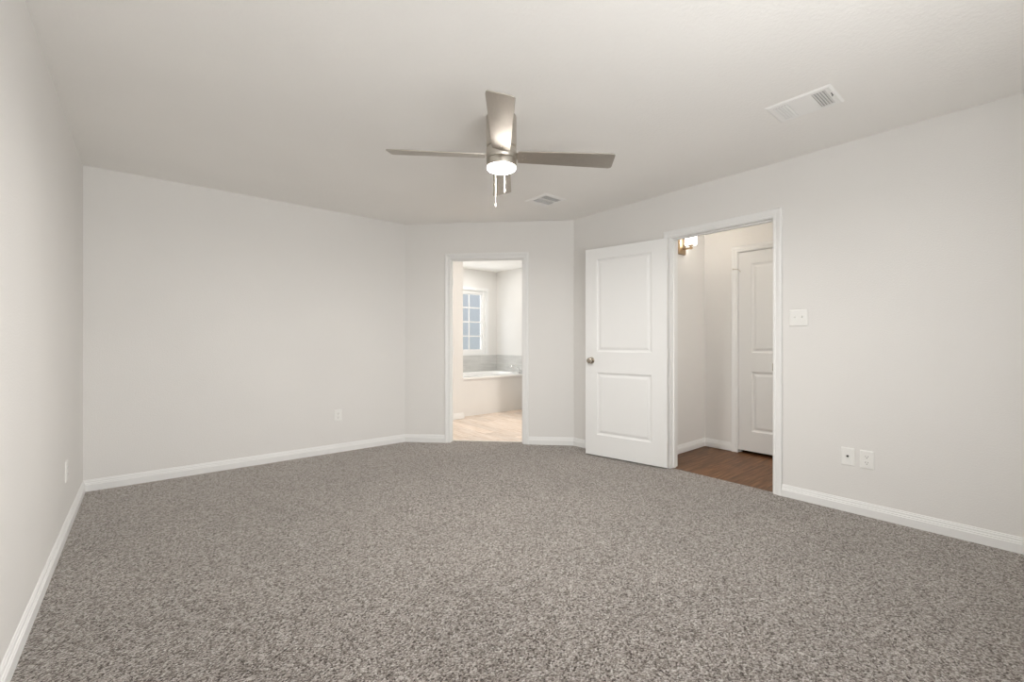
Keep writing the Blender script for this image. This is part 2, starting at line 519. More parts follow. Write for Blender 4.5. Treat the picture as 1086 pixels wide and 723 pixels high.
CW = 0.058   # casing width
RV = 0.005   # reveal
cl, crr = CU0 - RV - CW, CU1 + RV + CW
baseboard('baseboard_left', [(XL, YR), (XL, YB), (XC, YB), cpt(cl)], 'white baseboard along the left and back walls up to the bathroom doorway')
baseboard('baseboard_corner', [cpt(crr), (XR, YC), (XR, RY1 + RV + CW)], 'white baseboard between the two doorways')
baseboard('baseboard_right', [(XR, RY0 - RV - CW), (XR, YR)], 'white baseboard along the right wall below the outlets')
baseboard('baseboard_hall', [(XR + TH, HY), (HX, HY), (HX, D2Y1 + RV + CW)], 'white baseboard round the hallway corner')
baseboard('baseboard_bathroom', [(1.7, 5.43), (3.58, 5.43), (3.58, 5.56)], 'white baseboard on the bathroom wall end')

# ------------------------------------------------------------------ door frames
CP = [(0, 0), (0, 0.008), (0.004, 0.0105), (0.016, 0.0105), (0.019, 0.0085), (0.024, 0.0115), (0.036, 0.0155), (0.044, 0.0175), (0.053, 0.0175), (0.058, 0.013), (0.058, 0)]


def frame(name, O, U, N, w, h, depth, label, both=True, bottom=0.0):
    """Door jambs and casings. O: floor point of the left jamb face on the room-side wall face, U along the wall, N out into the room."""
    O = Vector((*O, 0)); U = Vector((*U, 0)); N = Vector((*N, 0))
    bm = bmesh.new()

    def pt(u, z, n_): return O + U * u + N * n_ + Vector((0, 0, z))
    # jambs
    for a, c in (((-JT, 0, 0, h), None), ((w, w + JT, 0, h), None), ((-JT, w + JT, h, h + JT), None)):
        u0, u1, z0, z1 = a
        z0 = z0 + bottom if z0 == 0 else z0
        vs = [bm.verts.new(pt(u, z, n_)) for n_ in (0.001, -depth - 0.001) for u, z in ((u0, z0), (u1, z0), (u1, z1), (u0, z1))]
        for f in ((3, 2, 1, 0), (4, 5, 6, 7), (0, 1, 5, 4), (1, 2, 6, 5), (2, 3, 7, 6), (3, 0, 4, 7)):
            bm.faces.new([vs[i] for i in f])
    # stop bead
    for u0, u1, z0, z1 in ((0, 0.011, bottom, h - 0.011), (w - 0.011, w, bottom, h - 0.011), (0, w, h - 0.011, h)):
        vs = [bm.verts.new(pt(u, z, n_)) for n_ in (-0.040, -0.074) for u, z in ((u0, z0), (u1, z0), (u1, z1), (u0, z1))]
        for f in ((3, 2, 1, 0), (4, 5, 6, 7), (0, 1, 5, 4), (1, 2, 6, 5), (2, 3, 7, 6), (3, 0, 4, 7)):
            bm.faces.new([vs[i] for i in f])
    for side in ((1, 0.0), (-1, -depth))[:2 if both else 1]:
        s, n0 = side
        path = lambda o_: ((-RV - o_, bottom), (-RV - o_, h + RV + o_), (w + RV + o_, h + RV + o_), (w + RV + o_, bottom))
        rows = [[bm.verts.new(pt(u, z, n0 + s * t_)) for u, z in path(o_)] for o_, t_ in CP]
        n = len(rows)
        for i in range(n):
            a, c = rows[i], rows[(i + 1) % n]
            for k in range(3):
                bm.faces.new((a[k], a[k + 1], c[k + 1], c[k]))
        bm.faces.new([r[0] for r in rows]); bm.faces.new([r[3] for r in rows][::-1])
    return tag(link(name, bm, M['trim']), label, kind=S_)


trim_hall = frame('trim_1', (XR, RY1), (0, -1), (-1, 0), RY1 - RY0, DH, TH, 'white door frame round the opening to the hallway')
trim_bath = frame('trim_2', cpt(CU0), (k2, -k2), (-k2, -k2), CU1 - CU0, DH, TH, 'white door frame round the bathroom opening')
trim_closet = frame('trim_3', (HX, D2Y1), (0, -1), (-1, 0), D2Y1 - D2Y0, 2.03, TH, 'white frame of the closed door in the hallway', both=False, bottom=-0.006)


# ------------------------------------------------------------------ moulded two-panel doors
def door_mesh(w, z0, z1, th, panels):
    """Slab in local x 0..w, y 0..th (y=0 and y=th both moulded)."""
    bm = bmesh.new()
    xs0, xs1 = panels[0][0], panels[0][1]
    for side in (0, 1):
        y = 0.0 if side == 0 else th
        inw = 1 if side == 0 else -1

        def q(x, z, dep): return bm.verts.new((x, y + inw * dep, z))

        def rect(x0, x1, za, zb): bm.faces.new([q(x0, za, 0), q(x1, za, 0), q(x1, zb, 0), q(x0, zb, 0)])
        zl = sorted({z0, z1, *[p[2] for p in panels], *[p[3] for p in panels]})
        for a, c in zip(zl, zl[1:]):
            rect(0, xs0, a, c); rect(xs1, w, a, c)
            if not any(abs(p[2] - a) < 1e-6 for p in panels): rect(xs0, xs1, a, c)
        for p in panels:
            loops = []
            for ins, dep in ((0, 0), (0.004, 0.0035), (0.010, 0.0075), (0.018, 0.0095), (0.026, 0.0095), (0.034, 0.0055), (0.046, 0.0030), (0.052, 0.0030)):
                loops.append([q(p[0] + ins, p[2] + ins, dep), q(p[1] - ins, p[2] + ins, dep), q(p[1] - ins, p[3] - ins, dep), q(p[0] + ins, p[3] - ins, dep)])
            for a, c in zip(loops, loops[1:]):
                for i in range(4):
                    j = (i + 1) % 4
                    bm.faces.new((a[i], a[j], c[j], c[i]))
            bm.faces.new(loops[-1])
    # edges of the slab, split at the same heights
    for x in (0, w):
        for a, c in zip(zl, zl[1:]):
            bm.faces.new([bm.verts.new(v_) for v_ in ((x, 0, a), (x, th, a), (x, th, c), (x, 0, c))])
    xl = [0, xs0, xs1, w]
    for z in (z0, z1):
        for a, c in zip(xl, xl[1:]):
            bm.faces.new([bm.verts.new(v_) for v_ in ((a, 0, z), (c, 0, z), (c, th, z), (a, th, z))])
    return bm


def hinge_bm(leaf_dir):
    """Butt hinge: pin at the origin, knuckles up z, leaf along leaf_dir (2-D)."""
    bm = bmesh.new()
    for k in range(5):
        lathe(bm, [(0, -0.044 + k * 0.0178), (0.0055, -0.044 + k * 0.0178), (0.0055, -0.0272 + k * 0.0178), (0, -0.0272 + k * 0.0178)], 14)
    lathe(bm, [(0, 0.044), (0.004, 0.0445), (0.0045, 0.048), (0, 0.050)], 12)
    lathe(bm, [(0, -0.050), (0.0045, -0.048), (0.004, -0.0445), (0, -0.044)], 12)
    return bm


def leaf(bm, mtx):
    box(bm, 0.004, 0.034, -0.0012, 0.0012, -0.044, 0.044, mtx)
    for z in (-0.03, 0.0, 0.03):
        for s in (-1, 1):
            lathe(bm, [(0, 0.0018), (0.003, 0.0016), (0.0036, 0.001)], 10, mtx @ Matrix.Translation((0.02 + (0.006 if z else -0.006), 0, z)) @ Matrix.Rotation(s * P90, 4, 'X'))


# door 1: swung wide open against the right wall
PIN = (3.566, 2.110)
door1 = empty('door_1', (PIN[0], PIN[1], 0))
OPEN = math.radians(-90 - 169.3)        # heading of the slab from its hinge
ca, sa = math.cos(OPEN), math.sin(OPEN)
tag(door1, 'white two-panel door swung wide open against the right wall', kind=S_)
door1.rotation_euler = (0, 0, OPEN)
# local frame: x along the slab, the room-side face (closed) at y=+? ; slab lies on the -y.. side facing the camera
PAN = [(0.140, 0.690, 0.214, 0.822), (0.140, 0.690, 1.022, 1.925)]
bm = door_mesh(0.815, 0.014, 2.031, 0.035, PAN)
for v_ in bm.verts: v_.co += Vector((0.006, 0.010, 0))
slab1 = link('door_slab', bm, M['door'], door1)
# knobs on both faces
def knob_bm(mtx):
    bm = bmesh.new()
    lathe(bm, [(0, 0), (0.033, 0), (0.033, 0.003), (0.030, 0.007), (0.022, 0.009), (0.013, 0.011), (0.011, 0.020), (0.012, 0.026),
               (0.020, 0.031), (0.0265, 0.039), (0.0275, 0.046), (0.025, 0.053), (0.017, 0.058), (0.008, 0.0595), (0, 0.060)], 32, mtx)
    return bm
kx, kz = 0.755, 0.938
for s in (1, -1):
    y = 0.045 if s == 1 else 0.010
    ko = link('door_knob', knob_bm(Matrix.Translation((kx, y, kz)) @ Matrix.Rotation(-s * P90, 4, 'X')), M['satin'], door1, smooth=True)
    if s == 1: ko['label'] = 'round satin nickel knob'
for z in (0.27, 1.02, 1.80):
    bm = hinge_bm(None)
    leaf(bm, Matrix.Translation((0.0055, 0.0075, 0)) @ Matrix.Rotation(P90, 4, 'Z'))
    for v_ in bm.verts: v_.co.z += z
    ho = link('hinge', bm, M['trim'], door1, smooth=True)

# door 2: closed, in the hallway
door2 = empty('door_2', (HX, D2Y1 - 0.003, 0))
tag(door2, 'closed white two-panel door seen through the hallway opening', kind=S_)
door2.rotation_euler = (0, 0, -P90)
W2 = D2Y1 - D2Y0 - 0.006
PAN2 = [(0.125, W2 - 0.125, 0.225, 0.822), (0.125, W2 - 0.125, 1.012, 1.905)]
bm = door_mesh(W2, 0.026, 2.025, 0.035, PAN2)
for v_ in bm.verts: v_.co += Vector((0.0, -0.0, 0))
link('door_slab', bm, M['door'], door2)
link('door_knob', knob_bm(Matrix.Translation((W2 - 0.06, 0.0, 0.94)) @ Matrix.Rotation(P90, 4, 'X')), M['satin'], door2, smooth=True)
for z in (0.30, 1.03, 1.80):
    bm = hinge_bm(None)
    leaf(bm, Matrix.Translation((0, 0.004, 0)) @ Matrix.Rotation(P90, 4, 'Z'))
    for v_ in bm.verts: v_.co += Vector((0, -0.006, z))
    link('hinge', bm, M['trim'], door2, smooth=True)
bm = bmesh.new()
tube(bm, [(0, -0.006, 1.856), (0.0, -0.020, 1.857), (-0.03, -0.05, 1.858)], 0.004, 10)
lathe(bm, [(0, 0), (0.008, 0), (0.008, 0.008), (0, 0.009)], 14, Matrix.Translation((-0.03, -0.05, 1.858)) @ Matrix.Rotation(P90, 4, 'X'))
tube(bm, [(0, -0.006, 1.856), (0.012, -0.02, 1.85), (0.022, -0.006, 1.83)], 0.0035, 10)
link('hinge_pin_stop', bm, M['nickel'], door2, smooth=True)

# hinges and strikes on the frames
for z in (0.27, 1.02, 1.80):
    bm = bmesh.new()
    # leaf let into the left jamb of the bathroom opening
    a = Vector((*cpt(CU0, 0.080), z)); Ud = Vector((k2, -k2, 0)); Nd = Vector((k2, k2, 0))
    mtx = Matrix(((Nd.x, Ud.x, 0, a.x), (Nd.y, Ud.y, 0, a.y), (0, 0, 1, a.z), (0, 0, 0, 1)))
    leaf(bm, mtx)
    tube(bm, [mtx @ Vector((0.040, 0.004, -0.044)), mtx @ Vector((0.040, 0.004, 0.044))], 0.0055, 12)
    link('hinge', bm, M['trim'], trim_bath, smooth=True)
bm = bmesh.new()
a = Vector((*cpt(CU1, 0.105), 0.935))
mtx = Matrix(((Nd.x, Ud.x, 0, a.x), (Nd.y, Ud.y, 0, a.y), (0, 0, 1, a.z), (0, 0, 0, 1)))
box(bm, -0.03, 0.012, -0.002, 0.0008, -0.028, 0.028, mtx)
link('strike_plate', bm, M['satin'], trim_bath)
bm = bmesh.new()
box(bm, XR - 0.004, XR + 0.036, RY0 - 0.001, RY0 + 0.002, 0.905, 0.962)
link('strike_plate', bm, M['satin'], trim_hall)

# ------------------------------------------------------------------ bathroom window
win = empty('window_1', (WBX0, BY, WBZ0))
tag(win, 'white gridded bathroom window with obscure glass above the tub', kind=S_)
ww, wh = WBX1 - WBX0, WBZ1 - WBZ0
bm = bmesh.new()
FR = 0.058
y0, y1 = 0.035, 0.105
box(bm, 0, FR, y0, y1, 0, wh); box(bm, ww - FR, ww, y0, y1, 0, wh)
box(bm, FR, ww - FR, y0, y1, 0, FR); box(bm, FR, ww - FR, y0, y1, wh - FR, wh)
gw, gh = ww - 2 * FR, wh - 2 * FR
i2 = 0.018
box(bm, FR, FR + i2, y0 + .02, y1 - .01, FR, wh - FR); box(bm, ww - FR - i2, ww - FR, y0 + .02, y1 - .01, FR, wh - FR)
box(bm, FR + i2, ww - FR - i2, y0 + .02, y1 - .01, FR, FR + i2); box(bm, FR + i2, ww - FR - i2, y0 + .02, y1 - .01, wh - FR - i2, wh - FR)
link('window_frame', bm, M['vinyl'], win)
bm = bmesh.new()
for k in (1, 2, 3):
    x = FR + gw * k / 4
    box(bm, x - 0.011, x + 0.011, 0.063, 0.070, FR, wh - FR)
    z = FR + gh * k / 4
    box(bm, FR, ww - FR, 0.0635, 0.0695, z - 0.011, z + 0.011)
link('muntins', bm, M['vinyl'], win)
bm = bmesh.new(); box(bm, FR + .002, ww - FR - .002, 0.072, 0.078, FR + .002, wh - FR - .002)
link('pane', bm, M['frost'], win)
# white painted returns and flat trim round the opening
bm = bmesh.new()
t_ = 0.006
for x0, x1, z0, z1 in ((0, t_, 0, wh), (ww - t_, ww, 0, wh), (0, ww, 0, t_), (0, ww, wh - t_, wh)):
    box(bm, x0, x1, -0.004, 0.04, z0, z1)
for x0, x1, z0, z1 in ((-0.05, 0, -0.03, wh + .05), (ww, ww + 0.05, -0.03, wh + .05), (0, ww, -0.03, 0), (0, ww, wh, wh + 0.05)):
    box(bm, x0, x1, -0.012, 0, z0, z1)
link('window_casing', bm, M['trim'], win)

# bedroom window behind the camera
win2 = empty('window_2', (WX0, YR, WZ0))
tag(win2, 'wide white window behind the camera', kind=S_)
bm = bmesh.new()
w_, h_ = WX1 - WX0, WZ1 - WZ0
for x0, x1, z0, z1 in ((0, .05, 0, h_), (w_ - .05, w_, 0, h_), (.05, w_ - .05, 0, .05), (.05, w_ - .05, h_ - .05, h_), (w_ / 2 - .025, w_ / 2 + .025, .05, h_ - .05)):
    box(bm, x0, x1, -0.095, -0.035, z0, z1)
link('window_frame', bm, M['vinyl'], win2)
bm = bmesh.new(); box(bm, .05, w_ - .05, -0.066, -0.062, .05, h_ - .05)
link('pane', bm, M['clear'], win2)
bm = bmesh.new(); box(bm, -0.06, w_ + .06, -0.03, 0.05, -0.025, 0.0)
link('window_sill', bm, M['trim'], win2, bevel=0.004)


# ------------------------------------------------------------------ tile surround
def tile(name, p0, p1, z0, z1, th, label):
    p0 = Vector((*p0, 0)); p1 = Vector((*p1, 0)); d = p1 - p0; L = d.length; d /= L; n = Vector((d.y, -d.x, 0))
    bm = bmesh.new(); uvl = bm.loops.layers.uv.new('uv')
    vs = [bm.verts.new(p0 + d * u + n * o_ + Vector((0, 0, z))) for o_ in (0, th) for u, z in ((0, z0), (L, z0), (L, z1), (0, z1))]
    for f in ((3, 2, 1, 0), (4, 5, 6, 7), (0, 1, 5, 4), (1, 2, 6, 5), (2, 3, 7, 6), (3, 0, 4, 7)):
        fc = bm.faces.new([vs[i] for i in f])
        for lp in fc.loops:
            lp[uvl].uv = ((lp.vert.co - p0).dot(d), lp.vert.co.z - z0)
    return tag(link(name, bm, M['tile']), label, kind=S_)


TT = 0.877
tile('trim_tile_back', (3.58, BY), (BX - 0.01, BY), 0.565, TT, 0.011, 'band of grey marbled tile under the bathroom window')
tile('trim_tile_side', (BX, BY), (BX, 5.57), 0.565, TT, 0.011, 'band of grey marbled tile right of the tub')

# ------------------------------------------------------------------ bathtub
tub = bmesh.new()
TX0, TX1, TY0, TY1 = 3.58, BX - 0.011, 5.535, BY - 0.011
ztop, zlip = 0.583, 0.552
cx, cy = (TX0 + TX1) / 2 - 0.02, (TY0 + TY1) / 2 + 0.05
N = 64


def superell(a, b_, p, i, n):
    t_ = 2 * math.pi * i / n
    c, s = math.cos(t_), math.sin(t_)
    return (math.copysign(abs(c) ** (2 / p), c) * a, math.copysign(abs(s) ** (2 / p), s) * b_)


def rectpt(i, n, x0, x1, y0, y1):
    t_ = 2 * math.pi * i / n
    c, s = math.cos(t_), math.sin(t_)
    mx_ = (x0 + x1) / 2; my_ = (y0 + y1) / 2; a = (x1 - x0) / 2; b_ = (y1 - y0) / 2
    k = 1 / max(abs(c), abs(s))
    return (mx_ + c * k * a, my_ + s * k * b_)


rings = []
for dx, z in ((0, zlip), (0, ztop - 0.006), (0.006, ztop)):
    rings.append([tub.verts.new((*rectpt(i, N, TX0 + dx, TX1 - dx, TY0 + dx, TY1 - dx), z)) for i in range(N)])
for sa_, sb_, p, z in ((0.66, 0.40, 3.2, ztop), (0.655, 0.395, 3.2, ztop + 0.0005), (0.635, 0.375, 3.2, ztop + 0.0005), (0.622, 0.362, 3.2, ztop - 0.012), (0.60, 0.34, 3, ztop - 0.12), (0.56, 0.30, 2.8, ztop - 0.32), (0.50, 0.25, 2.6, ztop - 0.40), (0.3, 0.15, 2.4, ztop - 0.415)):
    rings.append([tub.verts.new((cx + superell(sa_, sb_, p, i, N)[0], cy + superell(sa_, sb_, p, i, N)[1], z)) for i in range(N)])
for a, c in zip(rings, rings[1:]):
    for i in range(N):
        j = (i + 1) % N
        tub.faces.new((a[i], a[j], c[j], c[i]))
tub.faces.new(rings[-1])
tag(link('bathtub', tub, M['acrylic'], smooth=True, angle=40), 'white drop-in bathtub under the gridded window', 'bathtub')

# ------------------------------------------------------------------ tub faucet
fa = empty('tub_faucet', (4.90, 5.70, ztop + 0.0005))
tag(fa, 'arched chrome tub faucet on the right end of the bathtub', 'faucet')
bm = bmesh.new()
lathe(bm, [(0, 0), (0.030, 0), (0.030, 0.006), (0.022, 0.012), (0, 0.012)], 28)
pts = [(0, 0, 0.01), (-0.004, 0.002, 0.05), (-0.02, 0.008, 0.09), (-0.05, 0.02, 0.122), (-0.09, 0.036, 0.135), (-0.125, 0.05, 0.128), (-0.15, 0.06, 0.108)]
tube(bm, pts, 0.013, 16, [0.019, 0.018, 0.017, 0.0155, 0.0145, 0.0135, 0.0125])
link('spout', bm, M['chrome'], fa, smooth=True)
for dx, dy in ((0.13, 0.10), (-0.05, -0.085)):
    bm = bmesh.new()
    lathe(bm, [(0, 0), (0.026, 0), (0.026, 0.005), (0.016, 0.012), (0.012, 0.034), (0.014, 0.044), (0, 0.046)], 24, Matrix.Translation((dx, dy, 0)))
    tube(bm, [(dx, dy, 0.040), (dx - 0.03, dy - 0.004, 0.045), (dx - 0.058, dy - 0.008, 0.052)], 0.006, 12, [0.008, 0.0065, 0.0055])
    link('handle', bm, M['chrome'], fa, smooth=True)

# ------------------------------------------------------------------ ceiling fan
FX, FY = 1.609, 2.033
fan = empty('ceiling_fan', (FX, FY, H))
tag(fan, 'brushed nickel four-blade ceiling fan with a lit round light', 'ceiling fan')


def fz(z): return z - H


bm = bmesh.new()
lathe(bm, [(0, 0), (0.087, 0), (0.0885, -0.004), (0.0885, fz(2.270)), (0.087, fz(2.264)), (0.078, fz(2.2625)), (0.078, fz(2.252)), (0, fz(2.252))], 64)
link('housing', bm, M['nickel'], fan, smooth=True)
bm = bmesh.new()
lathe(bm, [(0, fz(2.2535)), (0.084, fz(2.2535)), (0.089, fz(2.249)), (0.0895, fz(2.225)), (0.0895, fz(2.193)), (0.087, fz(2.189)), (0.080, fz(2.188)), (0, fz(2.188))], 64)
link('motor_ring', bm, M['nickel'], fan, smooth=True)
bm = bmesh.new()
lathe(bm, [(0, fz(2.189)), (0.082, fz(2.189)), (0.086, fz(2.185)), (0.0875, fz(2.180)), (0.0875, fz(2.146)), (0.0865, fz(2.1435)), (0.081, fz(2.143)), (0, fz(2.143))], 64)
lk = link('light_kit', bm, M['nickel'], fan, smooth=True)
bm = bmesh.new()
lathe(bm, [(0.0, fz(2.1445)), (0.0835, fz(2.1445)), (0.0845, fz(2.140)), (0.082, fz(2.134)), (0.072, fz(2.129)), (0.045, fz(2.1255)), (0, fz(2.1245))], 64)
link('lit_shade', bm, M['fan_glass'], lk, smooth=True)
fl = bpy.data.lights.new('fan_lamp', 'AREA'); fl.shape = 'DISK'; fl.size = 0.15; fl.energy = 46; fl.color = (1.0, 0.965, 0.92)
flo = bpy.data.objects.new('fan_lamp', fl); COL.objects.link(flo); flo.location = (FX, FY, 2.122)

RB = 0.660


def blade_bm():
    """Blade along +x at z=0, pitched; right-hand edge (seen from the hub) up."""
    bm = bmesh.new()
    out = [(0.098, -0.050), (0.112, -0.053), (0.30, -0.0585), (0.50, -0.0645), (0.634, -0.0685), (0.650, -0.0655), (0.6585, -0.058),
           (0.6620, 0.052), (0.657, 0.063), (0.643, 0.0685), (0.50, 0.0645), (0.30, 0.0585), (0.112, 0.053), (0.098, 0.050)]
    th = 0.0032
    rot = Matrix.Rotation(math.radians(-12.5), 4, 'X')
    top = [bm.verts.new(rot @ Vector((x, y, th))) for x, y in out]
    bot = [bm.verts.new(rot @ Vector((x, y, -th))) for x, y in out]
    bm.faces.new(top); bm.faces.new(bot[::-1])
    n = len(out)
    for i in range(n):
        j = (i + 1) % n
        bm.faces.new((top[j], top[i], bot[i], bot[j]))
    return bm


def bracket_bm():
    bm = bmesh.new()
    rot = Matrix.Rotation(math.radians(-12.5), 4, 'X')
    box(bm, 0.078, 0.150, -0.030, 0.030, 0.0034, 0.0075, rot)
    for x, y in ((0.125, -0.016), (0.125, 0.016), (0.142, 0.0)):
        lathe(bm, [(0.0048, -0.0033), (0.0044, -0.0048), (0.002, -0.0056), (0, -0.0057)], 12, rot @ Matrix.Translation((x, y, 0)))
    return bm


bproto = kproto = None
ANG0 = -38.8
TIP = (2.0, 0.0, -2.0, 0.0)      # the rotor hangs slightly out of level (droop of each blade, degrees)
for k in range(4):
    if bproto is None:
        b_o = link('blade', blade_bm(), M['blade'], fan, bevel=0.0012)
        k_o = link('bracket', bracket_bm(), M['nickel'], b_o, smooth=True)
        bproto, kproto = b_o, k_o
    else:
        b_o = bproto.copy(); COL.objects.link(b_o); b_o.parent = fan
        k_o = kproto.copy(); COL.objects.link(k_o); k_o.parent = b_o
    b_o.location = (0, 0, fz(2.209)); b_o.rotation_euler = (0, math.radians(TIP[k]), math.radians(ANG0 + 90 * k))

# pull chains hang behind the lamp
M['chain'], nt, b = mat('white_chain', (0.62, 0.60, 0.55), 0.35)
n = tex_noise(nt, 300, 1, 0.5, coord(nt)); bump(nt, b, n.outputs[0], 0.1, 0.0005)
sn, cs_ = math.sin(math.radians(39.735)), math.cos(math.radians(39.735))
for lx, zb in ((-0.039, 1.940), (0.017, 2.030)):
    # lx: sideways offset as seen from the room's open end, at the far rim of the light kit
    dx = cs_ * lx + sn * 0.088; dy = -sn * lx + cs_ * 0.088
    bm = bmesh.new()
    zt = 2.166
    q = Vector((dx, dy, 0)); qn = q.normalized()
    tube(bm, [qn * 0.083 + Vector((0, 0, fz(zt))), qn * 0.092 + Vector((0, 0, fz(zt))), qn * 0.093 + Vector((0, 0, fz(zt - 0.006)))], 0.003, 10)
    ch = link('pull_chain', bm, M['nickel'], fan, smooth=True)
    bm = bmesh.new()
    z = zt - 0.006
    nb = int((z - zb - 0.02) / 0.0042)
    bx, by = qn.x * 0.093, qn.y * 0.093
    tube(bm, [(bx, by, fz(z)), (bx, by, fz(zb + 0.02))], 0.0005, 8)
    for i in range(nb):
        zz = fz(z - 0.0042 * (i + 0.5))
        lathe(bm, [(0, zz + 0.0014), (0.0008, zz + 0.0008), (0.0010, zz), (0.0008, zz - 0.0008), (0, zz - 0.0014)], 8, Matrix.Translation((bx, by, 0)))
    link('chain', bm, M['chain'], ch, smooth=True)
    bm = bmesh.new()
    lathe(bm, [(0, fz(zb + 0.024)), (0.0018, fz(zb + 0.022)), (0.0028, fz(zb + 0.012)), (0.0028, fz(zb + 0.003)), (0.002, fz(zb)), (0, fz(zb))], 14, Matrix.Translation((bx, by, 0)))
    link('pull_knob', bm, M['chain'], ch, smooth=True)


# ------------------------------------------------------------------ ceiling air registers
def vent(label, x0, x1, y0, y1, zones, lever=None):
    """zones: (ya, yb, tilt degrees or None for a blank plate); louvres run along x. Lies under the ceiling."""
    mx_, my_ = (x0 + x1) / 2, (y0 + y1) / 2
    v = empty('air_vent', (mx_, my_, H))
    tag(v, label, 'air vent')
    a, b_ = (x1 - x0) / 2, (y1 - y0) / 2
    ix = a - 0.036
    D = 0.006
    bm = bmesh.new()
    # pressed frame: sloped rim, flat face, openings left between the zones
    rim = [(a, b_, 0.0), (a, b_, -0.0015), (a - 0.012, b_ - 0.012, -D), ]
    loops = [[bm.verts.new((sx * X_, sy * Y_, z)) for sx, sy in ((-1, -1), (1, -1), (1, 1), (-1, 1))] for X_, Y_, z in rim]
    for p_, q_ in zip(loops, loops[1:]):
        for i in range(4):
            j = (i + 1) % 4
            bm.faces.new((p_[i], p_[j], q_[j], q_[i]))
    ys = [-(b_ - 0.012)]
    spans = []
    for ya, yb, tl in zones:
        if tl is None: continue
        spans.append((ya - my_, yb - my_))
    ex = a - 0.012
    for sx in (-1, 1):
        box(bm, min(sx * ix, sx * ex), max(sx * ix, sx * ex), -(b_ - .012), b_ - .012, -D, -D + 0.0012)
    cur = -(b_ - .012)
    for ya, yb in sorted(spans):
        box(bm, -ix, ix, cur, ya, -D, -D + 0.0012)
        cur = yb
    box(bm, -ix, ix, cur, b_ - .012, -D, -D + 0.0012)
    link('frame', bm, M['vent'], v)
    bm = bmesh.new(); box(bm, -a + .006, a - .006, -b_ + .006, b_ - .006, -0.0012, 0.0)  # flat plate behind the louvres, coloured as the duct's shade
    link('duct_backing', bm, M['duct'], v)
    first = None
    for ya, yb, tl in zones:
        if tl is None: continue
        n = 5
        for i in range(n):
            y = ya - my_ + (yb - ya) * (i + 0.5) / n
            if first is None:
                bm = bmesh.new()
                hw = 0.0064
                prof = [(-hw, 0.0), (-hw * .4, -0.0012), (hw * .4, -0.0012), (hw, 0.0)]
                r0 = [[bm.verts.new((X_, p_, z)) for p_, z in prof] for X_ in (-ix, ix)]
                r1 = [[bm.verts.new((X_, p_, z + 0.0009)) for p_, z in prof] for X_ in (-ix, ix)]
                for k in range(3):
                    bm.faces.new((r0[0][k], r0[1][k], r0[1][k + 1], r0[0][k + 1]))
                    bm.faces.new((r1[0][k], r1[0][k + 1], r1[1][k + 1], r1[1][k]))
                bm.faces.new((r0[0][0], r1[0][0], r1[1][0], r0[1][0])); bm.faces.new((r0[0][3], r0[1][3], r1[1][3], r1[0][3]))
                for e in (0, 1): bm.faces.new([*r0[e], *r1[e][::-1]])
                s = link('louvre', bm, M['vent'], v); first = s
            else:
                s = first.copy(); COL.objects.link(s); s.parent = v
            s.location = (0, y, -0.0058); s.rotation_euler = (math.radians(tl), 0, 0)
    if lever:
        bm = bmesh.new()
        lx, ly = lever[0] - mx_, lever[1] - my_
        box(bm, lx - 0.018, lx + 0.018, ly - 0.002, ly + 0.002, -D - 0.0004, -D + 0.0002)
        box(bm, lx + 0.004, lx + 0.009, ly - 0.0016, ly + 0.0016, -D - 0.008, -D)
        link('lever', bm, M['slot'], v)
    return v


vent('larger white louvred ceiling vent near the right wall', 2.695, 2.946, 0.694, 1.008,
     [(0.728, 0.790, 24), (0.905, 0.975, -38)], lever=(2.80, 0.7145))
vent('small white ceiling vent beyond the fan, near the bathroom doorway', 2.735, 3.005, 2.818, 3.105,
     [(2.858, 2.927, 28), (2.953, 3.034, 58)])


# ------------------------------------------------------------------ wall plates (built in the x-z plane facing -y, then turned)
def plate_bm(w, h):
    bm = bmesh.new()
    lo = []
    for ins, y in ((0, 0), (0, -0.002), (0.004, -0.0052), (0.007, -0.006)):
        lo.append([bm.verts.new((sx * (w / 2 - ins), y, sz * (h / 2 - ins))) for sx, sz in ((-1, -1), (1, -1), (1, 1), (-1, 1))])
    bm.faces.new(lo[0][::-1]); bm.faces.new(lo[-1])
    for a, c in zip(lo, lo[1:]):
        for i in range(4):
            j = (i + 1) % 4
            bm.faces.new((a[i], a[j], c[j], c[i]))
    return bm


def screw(parent, x, z, y=-0.006):
    bm = bmesh.new()
    lathe(bm, [(0, 0.0012), (0.0022, 0.001), (0.0032, 0.0)], 14, Matrix.Translation((x, y, z)) @ Matrix.Rotation(P90, 4, 'X'))
    box(bm, x - 0.0026, x + 0.0026, y - 0.0014, y - 0.001, z - 0.0004, z + 0.0004)
    return link('screw', bm, M['plastic'], parent, smooth=True)


def outlet(loc, rz, label):
    o = empty('outlet', loc, (0, 0, rz)); tag(o, label, 'outlet')
    link('plate', plate_bm(0.074, 0.118), M['plastic'], o)
    for s in (-1, 1):
        zc = s * 0.0195
        bm = bmesh.new()
        pts = []
        for i in range(32):
            t_ = 2 * math.pi * i / 32
            pts.append((0.0172 * math.cos(t_), max(-0.0132, min(0.0132, 0.0172 * math.sin(t_)))))
        f = [bm.verts.new((x, -0.0075, zc + z)) for x, z in pts]; g = [bm.verts.new((x * 1.03, -0.005, zc + z * 1.03)) for x, z in pts]
        bm.faces.new(f)
        for i in range(32):
            j = (i + 1) % 32
            bm.faces.new((f[i], f[j], g[j], g[i]))
        r = link('receptacle', bm, M['plastic'], o)
        bm = bmesh.new()
        box(bm, -0.0075, -0.0055, -0.0078, -0.0074, zc - 0.001, zc + 0.008)
        box(bm, 0.0055, 0.0075, -0.0078, -0.0074, zc - 0.000, zc + 0.007)
        lathe(bm, [(0.0026, 0), (0.0026, 0.0004), (0, 0.0004)], 12, Matrix.Translation((0, -0.0074, zc - 0.007)) @ Matrix.Rotation(P90, 4, 'X'))
        link('slots', bm, M['slot'], r)
    screw(o, 0, 0)
    return o


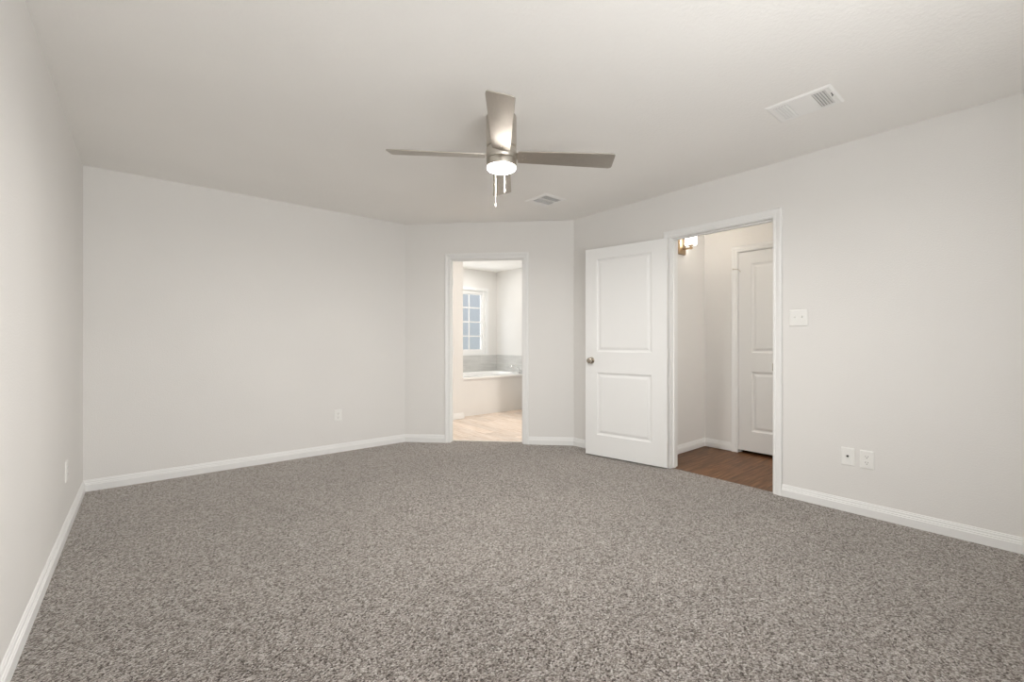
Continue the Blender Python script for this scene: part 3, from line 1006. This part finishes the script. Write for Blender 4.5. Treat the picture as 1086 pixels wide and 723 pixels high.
outlet((1.508, YB, 0.373), 0, 'white duplex outlet low on the back wall')
outlet((XL, 3.665, 0.362), P90, 'white duplex outlet low on the left wall near the far corner')
outlet((XR, 0.724, 0.361), -P90, 'white duplex outlet low on the right wall beside the cable plate')

cp = empty('cable_plate', (XR, 0.825, 0.363), (0, 0, -P90))
tag(cp, 'white wall plate with one dark cable socket beside the outlet', 'wall plate')
link('plate', plate_bm(0.074, 0.118), M['plastic'], cp)
bm = bmesh.new()
lathe(bm, [(0.0065, 0), (0.0065, 0.004), (0.0048, 0.004), (0.0048, 0.010), (0.0036, 0.010), (0.0036, 0.002), (0, 0.002)], 20, Matrix.Translation((0, -0.0058, 0.004)) @ Matrix.Rotation(P90, 4, 'X'))
so = link('socket', bm, M['slot'], cp, smooth=True); so['label'] = 'small dark threaded socket'
screw(cp, 0, 0.042); screw(cp, 0, -0.042)

sw = empty('light_switch', (XR, 1.112, 1.291), (0, 0, -P90))
tag(sw, 'white double toggle light switch right of the hallway doorway', 'light switch')
link('plate', plate_bm(0.118, 0.118), M['plastic'], sw)
for x in (-0.023, 0.023):
    bm = bmesh.new()
    box(bm, x - 0.0055, x + 0.0055, -0.0068, -0.005, -0.0125, 0.0125)
    box(bm, x - 0.0042, x + 0.0042, -0.019, -0.005, -0.0045, 0.0045, Matrix.Translation((0, 0, 0.004)) @ Matrix.Rotation(math.radians(-24), 4, 'X'))
    link('toggle', bm, M['plastic'], sw)
    screw(sw, x, 0.030); screw(sw, x, -0.030)

# ------------------------------------------------------------------ hallway sconce
sc = empty('wall_sconce', (4.165, HY, 2.0))
tag(sc, 'lit wall sconce with white glass shade and warm metal arm in the hallway', 'wall sconce')
bm = bmesh.new(); box(bm, -0.057, 0.057, -0.024, 0.0, 0.0, 0.245)
link('backplate', bm, M['bronze'], sc, bevel=0.003)
bm = bmesh.new()
box(bm, -0.007, 0.007, -0.124, -0.022, 0.044, 0.058)
lathe(bm, [(0, 0.040), (0.012, 0.040), (0.012, 0.062), (0.008, 0.066), (0.008, 0.080), (0, 0.080)], 20, Matrix.Translation((0, -0.106, 0)))
lathe(bm, [(0, 0.078), (0.034, 0.078), (0.036, 0.081), (0.034, 0.084), (0, 0.084)], 28, Matrix.Translation((0, -0.106, 0)))
link('arm', bm, M['bronze'], sc, smooth=True)
bm = bmesh.new()
lathe(bm, [(0, 0.082), (0.050, 0.082), (0.056, 0.086), (0.056, 0.246), (0.052, 0.247), (0.052, 0.092), (0, 0.092)], 40, Matrix.Translation((0, -0.106, 0)))
link('glass_shade', bm, M['sconce_glass'], sc, smooth=True)
